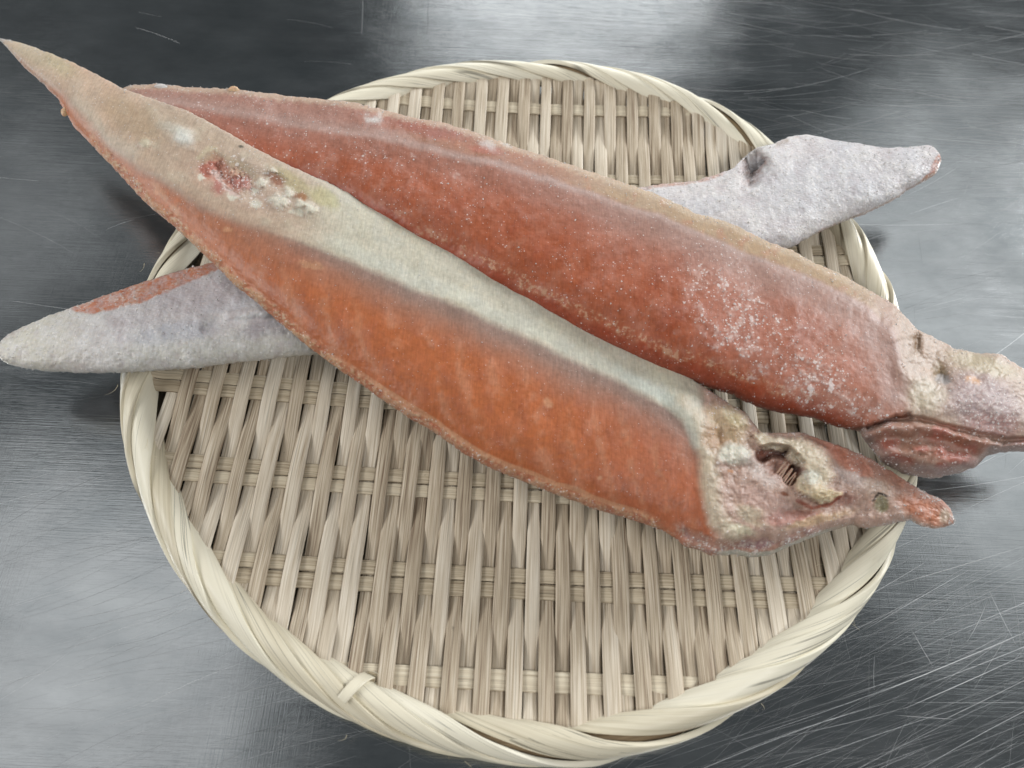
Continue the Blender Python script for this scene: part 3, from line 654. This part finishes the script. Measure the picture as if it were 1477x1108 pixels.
# ---- near fillet, flesh side up
def fillet_near():
    U = [(0, 56), (14, 58), (34, 63), (70, 76), (105, 90), (146, 111), (176, 127), (220, 143), (271, 160), (305, 178), (339, 197), (370, 215), (406, 233), (440, 249), (474, 263), (504, 279), (531, 298), (562, 311), (602, 335), (640, 351), (687, 378), (728, 403), (788, 436), (822, 456), (856, 483), (890, 497), (950, 519), (986, 538), (1021, 562), (1050, 581), (1075, 595), (1089, 613), (1098, 624), (1121, 624), (1157, 624), (1200, 639), (1253, 660), (1292, 684), (1328, 707), (1360, 722), (1372, 735), (1376, 750)]
    L = [(0, 58), (8, 66), (20, 80), (37, 99), (61, 120), (85, 144), (92, 158), (108, 184), (152, 230), (190, 271), (220, 302), (250, 326), (278, 352), (308, 381), (338, 411), (372, 438), (406, 468), (440, 497), (480, 527), (518, 553), (552, 577), (592, 604), (626, 624), (670, 655), (707, 675), (755, 695), (789, 709), (832, 724), (852, 733), (906, 748), (954, 765), (974, 777), (987, 789), (1001, 792), (1028, 802), (1060, 800), (1079, 804), (1112, 801), (1136, 789), (1187, 770), (1227, 757), (1248, 763), (1275, 758), (1312, 750), (1329, 760), (1349, 763), (1366, 760), (1376, 754)]
    f = Fillet((0, 57), (1377, 752), U, L, 980, 210, 1.3, 13)
    X, Y = f.X, f.Y
    f.fill((184, 98, 50))
    f.mix(ss(0, 0.7, f.n1) * 0.45, (168, 82, 48)); f.mix(ss(0, 0.7, -f.n1) * 0.35, (186, 112, 78))
    f.mix(ss(760, 960, X) * 0.5, (170, 92, 66)); f.mix((1 - ss(90, 330, X)) * 0.6, (190, 118, 74))
    bd = [(0, 57), (40, 88), (61, 108), (95, 129), (135, 169), (159, 203), (203, 237), (254, 267), (298, 294), (339, 311), (406, 336), (467, 360), (552, 394), (592, 414), (640, 431), (694, 455), (748, 479), (788, 499), (839, 523), (890, 546), (950, 580), (990, 604), (1030, 640), (1100, 700), (1377, 900)]
    d = f.n_of(bd) + 2.5 * f.n2 + 3 * f.n1
    f.mix(0.13 + 0.12 * f.n1, (196, 144, 116))
    # myomeres: soft pale arcs running down to the lower edge
    sp = f.S - 0.9 * (d ** 1.0) * 0.55 + 26 * f.n1 - 0.0016 * d * d
    bands = np.sin(sp / 8.5 + 1.2 * f.n2)
    body = ss(24, 70, d)
    f.mix(ss(0.35, 1.0, bands) * body * ss(-0.5, 0.2, f.n1 + f.n2) * 0.42, (202, 140, 106)); f.mix(ss(0.0, 0.5, f.n2) * body * 0.25, (192, 124, 92))
    f.mix(ss(0.2, 1.0, -bands) * body * ss(-0.4, 0.3, f.n2) * 0.38, (164, 80, 40))
    # grey mauve transition below the fat, then a pale sheen painted on the ridge
    f.mix((1 - ss(4, 72, d + 10 * f.n1)) * ss(-6, 4, d) * (0.55 + 0.25 * ss(350, 600, X)), (150, 124, 112))
    f.mix((1 - ss(0, 30, d)) * ss(-6, 4, d) * 0.55 * ss(380, 480, X), (158, 140, 132))
    lf = 1 - ss(300, 480, X); fat = (1 - ss(-6, 9, d)) * (1 - lf) + (1 - ss(-18, 18, d)) * lf
    f.mix(fat, (202, 193, 175))
    f.mix(fat * ss(0, 0.6, f.n1) * 0.6, (210, 200, 176)); f.mix(fat * ss(0, 0.6, f.n2) * 0.4, (196, 192, 178))
    f.mix(fat * (1 - ss(3, 17, np.abs(d + 12 + 4 * f.n1))) * 0.5 * ss(430, 520, X), (206, 203, 190))  # highlight painted as a paler streak along the ridge
    f.mix(fat * (1 - ss(3, 14, np.abs(d + 8))) * 0.7 * ss(860, 930, X), (208, 210, 200))
    f.mix(fat * (1 - ss(2, 6, f.dU)) * 0.6, (208, 202, 186))
    f.mix(fat * (1 - ss(400, 520, X + 40 * f.n1)) * 0.75, (190, 160, 138)); f.mix(fat * ss(0, .5, f.n2) * (1 - ss(400, 520, X)) * 0.4, (196, 182, 158))
    # left tip
    f.mix(fat * (1 - ss(150, 240, X + 20 * f.n2)) * 0.8, (206, 174, 150)); f.mix(fat * f.blob(60, 80, 60, 20, 28) * .8, (196, 180, 150))
    f.mix(fat * ss(.1, .5, f.n1) * (1 - ss(300, 450, X)) * .4, (200, 182, 164)); f.mix(f.line([(110, 150), (150, 195), (190, 220)], 10, 0.9) * 0.6, (206, 190, 172))
    f.mix(fat * f.blob(190, 170, 60, 26, 35) * 0.6, (178, 152, 124))
    # torn hollow in the belly lining
    f.mix(fat * f.blob(330, 262, 100, 40, 28) * 0.5, (184, 152, 132))
    f.mix(f.blob(330, 240, 46, 16, 22) * 0.65, (168, 148, 112)); f.mix(f.blob(420, 262, 40, 14, 35) * 0.6, (178, 164, 118)); f.mix(f.blob(468, 285, 28, 12, 35) * 0.55, (186, 176, 122))
    f.mix(f.blob(318, 252, 36, 22, 25, 0.6, 1.6) * 0.85, (180, 108, 84)); f.mix(f.blob(300, 244, 16, 10, 30, 0.6, 1.5) * 0.8, (170, 86, 62)); f.mix(f.blob(345, 262, 20, 12, 20, 0.6, 1.6) * 0.8, (168, 84, 70))
    f.mix(f.blob(312, 270, 8, 10, 60, 0.6, 1.6) * 0.8, (168, 88, 72)); f.mix(f.blob(395, 261, 16, 9, 25, 0.5, 1.4) * 0.9, (150, 88, 52)); f.mix(f.blob(432, 284, 12, 7, 15, 0.5, 1.4) * 0.9, (168, 116, 76))
    f.mix(f.line([(306, 250), (322, 268), (340, 280)], 3, 0.6, 1.0) * 0.8, (206, 178, 168)); f.mix(f.line([(285, 225), (296, 214), (310, 218)], 4, 0.6, 1) * 0.7, (206, 188, 158))
    f.mix(f.blob(347, 212, 4, 2.5, 0, 0.5, 0.5), (98, 88, 72))
    f.mix(f.blob(262, 196, 19, 15, 40, 0.5, 0.6), (222, 218, 210)) if False else f.mix(f.blob(262, 196, 20, 15, 40, 0.7, 1.0) * 0.9, (224, 220, 212)); f.mix(f.blob(250, 183, 26, 8, 10) * 0.5, (208, 200, 186)); f.mix(f.blob(210, 207, 10, 9) * 0.8, (208, 196, 172))
    for (x, y, rr) in ((402, 290, 15), (414, 278, 9), (376, 262, 9), (392, 246, 7), (364, 272, 7), (446, 300, 14), (432, 296, 9), (330, 282, 8), (292, 254, 7), (425, 306, 9), (368, 290, 10)):
        f.mix(f.blob(x, y, rr, rr * .75, 15, 0.5, 1.6) * 0.85, (216, 208, 190))
    f.mix(ss(4, 20, d) * (1 - ss(230, 420, X)) * 0.75 * (0.8 + 0.5 * f.n2), (198, 114, 66))
    # beige crust along the lower edge
    cr = (1 - ss(8, 17, f.dL + 7 * f.n2)) * ss(110, 170, X) * (1 - ss(930, 980, X))
    f.mix(cr * 0.62 * ss(-0.35, 0.15, f.n3 + f.n2), (204, 162, 116)); f.mix(cr * ss(0.1, 0.4, f.n3) * 0.5, (214, 186, 160))
    f.mix((1 - ss(2, 5, np.abs(f.dL - 15 - 5 * f.n1))) * 0.55 * ss(480, 560, X) * (1 - ss(900, 960, X)), (208, 160, 124))
    f.mix((1 - ss(5, 11, f.dL)) * ss(480, 560, X) * (1 - ss(930, 970, X)) * 0.4, (176, 112, 84))
    for (x, y, w, h, a) in ((232, 278, 6, 18, -40), (254, 302, 5, 14, -40), (330, 330, 9, 6, 0), (450, 384, 22, 5, 6), (287, 350, 7, 5, 0), (790, 582, 9, 7, 40), (862, 688, 5, 4, 0)):
        f.mix(f.blob(x, y, w, h, a, 0.5, 1.2) * 0.6, (206, 154, 118))
    # right end: cream rim turning round the flesh, frosted nodules, hole, folds
    end = ss(-8, 10, X - 1018 - (Y - 640) * 0.10 + 4 * f.n2)
    f.mix(end, (186, 152, 136))
    f.mix(f.line([(985, 585), (1008, 615), (1022, 660), (1024, 705), (1034, 750), (1060, 772)], 13, 0.7) * 0.9, (198, 180, 156))
    f.mix(f.line([(960, 575), (990, 600), (1005, 640)], 8, 0.8) * 0.6, (196, 196, 184))
    f.mix(f.blob(1048, 612, 42, 26, 35, 0.4), (192, 164, 132)); f.mix(f.blob(1030, 632, 24, 20, 30) * 0.75, (176, 138, 102)); f.mix(f.blob(1060, 600, 24, 12, 35) * 0.5, (212, 198, 160))
    f.mix(f.blob(1060, 655, 26, 17, 10, 0.4), (214, 206, 190)); f.mix(f.blob(1052, 680, 6, 4), (186, 122, 74))
    f.mix(f.blob(1100, 680, 40, 18, 35) * 0.7, (192, 174, 166)); f.mix(f.blob(1110, 725, 60, 16, 22) * 0.6, (190, 156, 146)); f.mix(f.blob(1085, 745, 30, 14, 30) * 0.7, (194, 178, 152)); f.mix(f.blob(1140, 745, 50, 12, -5) * 0.7, (178, 118, 104))
    f.mix(f.blob(1070, 765, 24, 8, 20) * 0.7, (206, 196, 168)); f.mix(f.blob(1180, 750, 60, 8, -14) * 0.7, (200, 168, 132))
    f.mix(f.blob(1155, 655, 30, 5, 20) * 0.8, (196, 182, 166)); f.mix(ss(1150, 1180, X) * (1 - ss(0, 30, f.dU)) * 0.75, (178, 116, 94)); f.mix(f.blob(1225, 665, 50, 12, 30) * 0.6, (186, 108, 82))
    f.mix(f.blob(1230, 690, 36, 12, 25) * 0.6, (196, 178, 174)); f.mix(f.blob(1265, 705, 30, 14, 20) * 0.6, (190, 164, 146)); f.mix(f.blob(1215, 718, 26, 12, 0) * 0.5, (176, 110, 96))
    f.mix(f.blob(1272, 727, 12, 13, 0, 0.3, 0.6), (150, 138, 108)); f.mix(f.line([(1259, 722), (1268, 712), (1280, 716)], 1.6, .6, .4), (72, 56, 42)); f.mix(f.blob(1330, 735, 40, 18, 30) * 0.8, (190, 114, 78)); f.mix(f.blob(1365, 745, 12, 10) * 0.7, (206, 188, 168))
    hole = f.line([(1098, 657), (1112, 650), (1138, 655), (1150, 668), (1140, 690)], 9, 0.5, 0.5)
    f.mix(f.blob(1125, 676, 28, 20, 30, 0.5) * 0.85, (160, 116, 100)); f.mix(hole, (130, 66, 40)); f.mix(f.blob(1128, 657, 20, 7, 10), (84, 38, 22)); f.mix(f.blob(1148, 672, 6, 12, 10), (100, 50, 32)); f.mix(f.blob(1104, 660, 9, 5, 10), (110, 56, 34)); f.mix(f.blob(1129, 714, 6, 4), (130, 76, 50))  # dark browns paint the shade inside the hole
    fold = np.maximum(f.line([(1100, 632), (1118, 640), (1140, 642), (1160, 650)], 11, 0.4, 1.2), f.line([(1150, 648), (1172, 662), (1182, 682), (1176, 700)], 17, 0.5, 1.5))
    f.mix(fold, (206, 188, 164))
    flap = np.maximum(np.maximum(f.blob(1165, 700, 20, 17, 5, 0.3, 1.0), f.blob(1185, 713, 22, 13, 5, 0.3, 1.0)), f.blob(1203, 713, 14, 6, -8, 0.3, 0.5)); f.mix(flap, (204, 184, 156)); f.mix(flap * f.blob(1190, 712, 26, 9, 10) * 0.6, (202, 176, 134)); f.mix(f.blob(1168, 688, 16, 12) * 0.8, (206, 202, 188))
    f.mix(f.line([(1150, 722), (1170, 732), (1195, 728), (1212, 716)], 2.5, 0.6, 0.4) * 0.9, (150, 80, 58))
    lowe = (1 - ss(18, 30, f.dL + 5 * f.n2)) * ss(960, 1000, X) * (1 - ss(1150, 1200, X))
    f.mix(lowe * 0.85, (172, 120, 98)); f.mix(lowe * ss(0, .4, f.n2) * 0.8, (140, 104, 100)); f.mix((1 - ss(5, 9, f.dL + 3 * f.n2)) * end * (1 - ss(1180, 1230, X)), (180, 174, 160)); f.mix(f.blob(1090, 785, 34, 6, -4) * 0.7, (138, 98, 104))
    f.mix(lowe * ss(0.1, 0.35, f.n3) * 0.6, (212, 196, 180))
    f.fr = np.clip(0.05 + 0.2 * f.n2 + cr * 0.35 + 0.5 * f.blob(360, 262, 90, 40, 25) + end * 0.35 * ss(-.3, .3, f.n2) + lowe * 0.5 + 0.3 * np.exp(-f.dU / 5) + 0.08 * (1 - ss(150, 420, X)), 0, 1)
    # relief
    f.dz += 0.55 * (1 - ss(2, 26, np.abs(d + 5))) * (1 - end) * ss(120, 300, X)
    f.dz += 0.5 * ss(12, 40, -d) * (1 - end) * ss(300, 420, X)
    f.dz -= 2.8 * f.blob(335, 255, 58, 24, 26, 0.9) + 1.3 * f.blob(395, 262, 22, 12, 25, 0.9); f.dz += 1.4 * f.blob(330, 255, 40, 20, 25) * (f.n2 * 1.6 + f.n3 * 0.8)
    f.dz += 1.2 * f.blob(262, 196, 22, 17, 40, 0.9) + 1.4 * f.blob(210, 207, 12, 11, 0, 0.9)
    for (x, y, rr) in ((402, 290, 15), (414, 278, 9), (376, 262, 9), (392, 246, 7), (446, 300, 14), (432, 296, 9)): f.dz += 1.7 * f.blob(x, y, rr, rr * .8, 15, 0.8, 1.4)
    f.dz += 1.4 * cr * (0.5 + f.n2) + 0.3 * f.n3 * cr
    f.dz += 2.0 * f.line([(985, 580), (1012, 612), (1026, 660), (1030, 705), (1040, 750)], 16, 0.9) * 1.0
    f.dz -= 2.0 * f.blob(1030, 634, 24, 18, 30, 0.9); f.dz += 3.2 * f.blob(1062, 605, 34, 20, 35, 0.9); f.dz += 2.6 * f.blob(1060, 655, 27, 18, 10, 0.8)
    f.dz -= 5.5 * hole + 3.0 * f.blob(1125, 674, 30, 22, 30, 0.9); f.dz += 3.6 * fold + 4.0 * flap; f.dz += 1.6 * f.blob(1250, 690, 80, 26, 28, 0.9); f.dz -= 1.4 * f.line([(1160, 735), (1215, 725), (1250, 735)], 9, 0.9)
    f.dz -= 1.2 * f.blob(1272, 727, 12, 13, 0, 0.7) ; f.dz += 1.6 * f.line([(1040, 775), (1090, 765), (1160, 752)], 10, 0.9) ; f.dz -= 1.8 * f.line([(990, 772), (1040, 788), (1110, 782)], 6, 0.9)
    f.dz += end * (1.2 * f.n2 + 0.25 * f.n3 + 1.2 * f.n1)
    f.build('near_flesh_side_up_fillet', 'flesh_body', [(0, .058), (.08, .061), (.2, .0655), (.32, .0665), (.5, .062), (.7, .055), (.85, .047), (.95, .040), (1, .036)], [(0, .001), (.05, .004), (.15, .010), (.3, .015), (.6, .0175), (.75, .0165), (.85, .013), (.95, .008), (1, .002)],
            [(0, .001), (.1, .006), (.5, .011), (.85, .008), (1, .002)], 0.55, M_flesh, 'orange salmon fillet in front with a broad cream fat band and a long pointed tip', (760, 560, 0.03), 2.6)
    edge = np.exp(-f.dU / 2.5) * 0.5 + np.exp(-f.dL / 3)
    f.crystals(5200, 0.04 + 0.55 * f.fr + 0.7 * edge, 0.00009, 0.00042)
    f.lump('ice_lump', 94, 161, 0.0020, M_fat, 21, (0.9, 1.4, 0.8)); pass
    
    # fin rays showing in the hole
    for k in range(7):
        x0, y0 = 1118 + k * 2.4 + random.uniform(-3, 3), 688 + k * 3.0 + random.uniform(-2, 2); x1, y1 = 1134 + k * 2.4 + random.uniform(-2, 2), 667 + k * 2.8 + random.uniform(-2, 2)
        z0 = f.zat(1130, 680) + random.uniform(0.0, 0.001); t = np.linspace(0, 1, 6)[:, None]
        a = at(x0, y0, np.float64(z0)); b = at(x1, y1, np.float64(z0 + 0.002)); P = a * (1 - t) + b * t - f.base
        V, Fc = tube(P, 0.00036 + 0.0002 * random.random(), 7); mesh_obj('fin_ray', V, Fc, M_bone, f.root)
fillet_near()
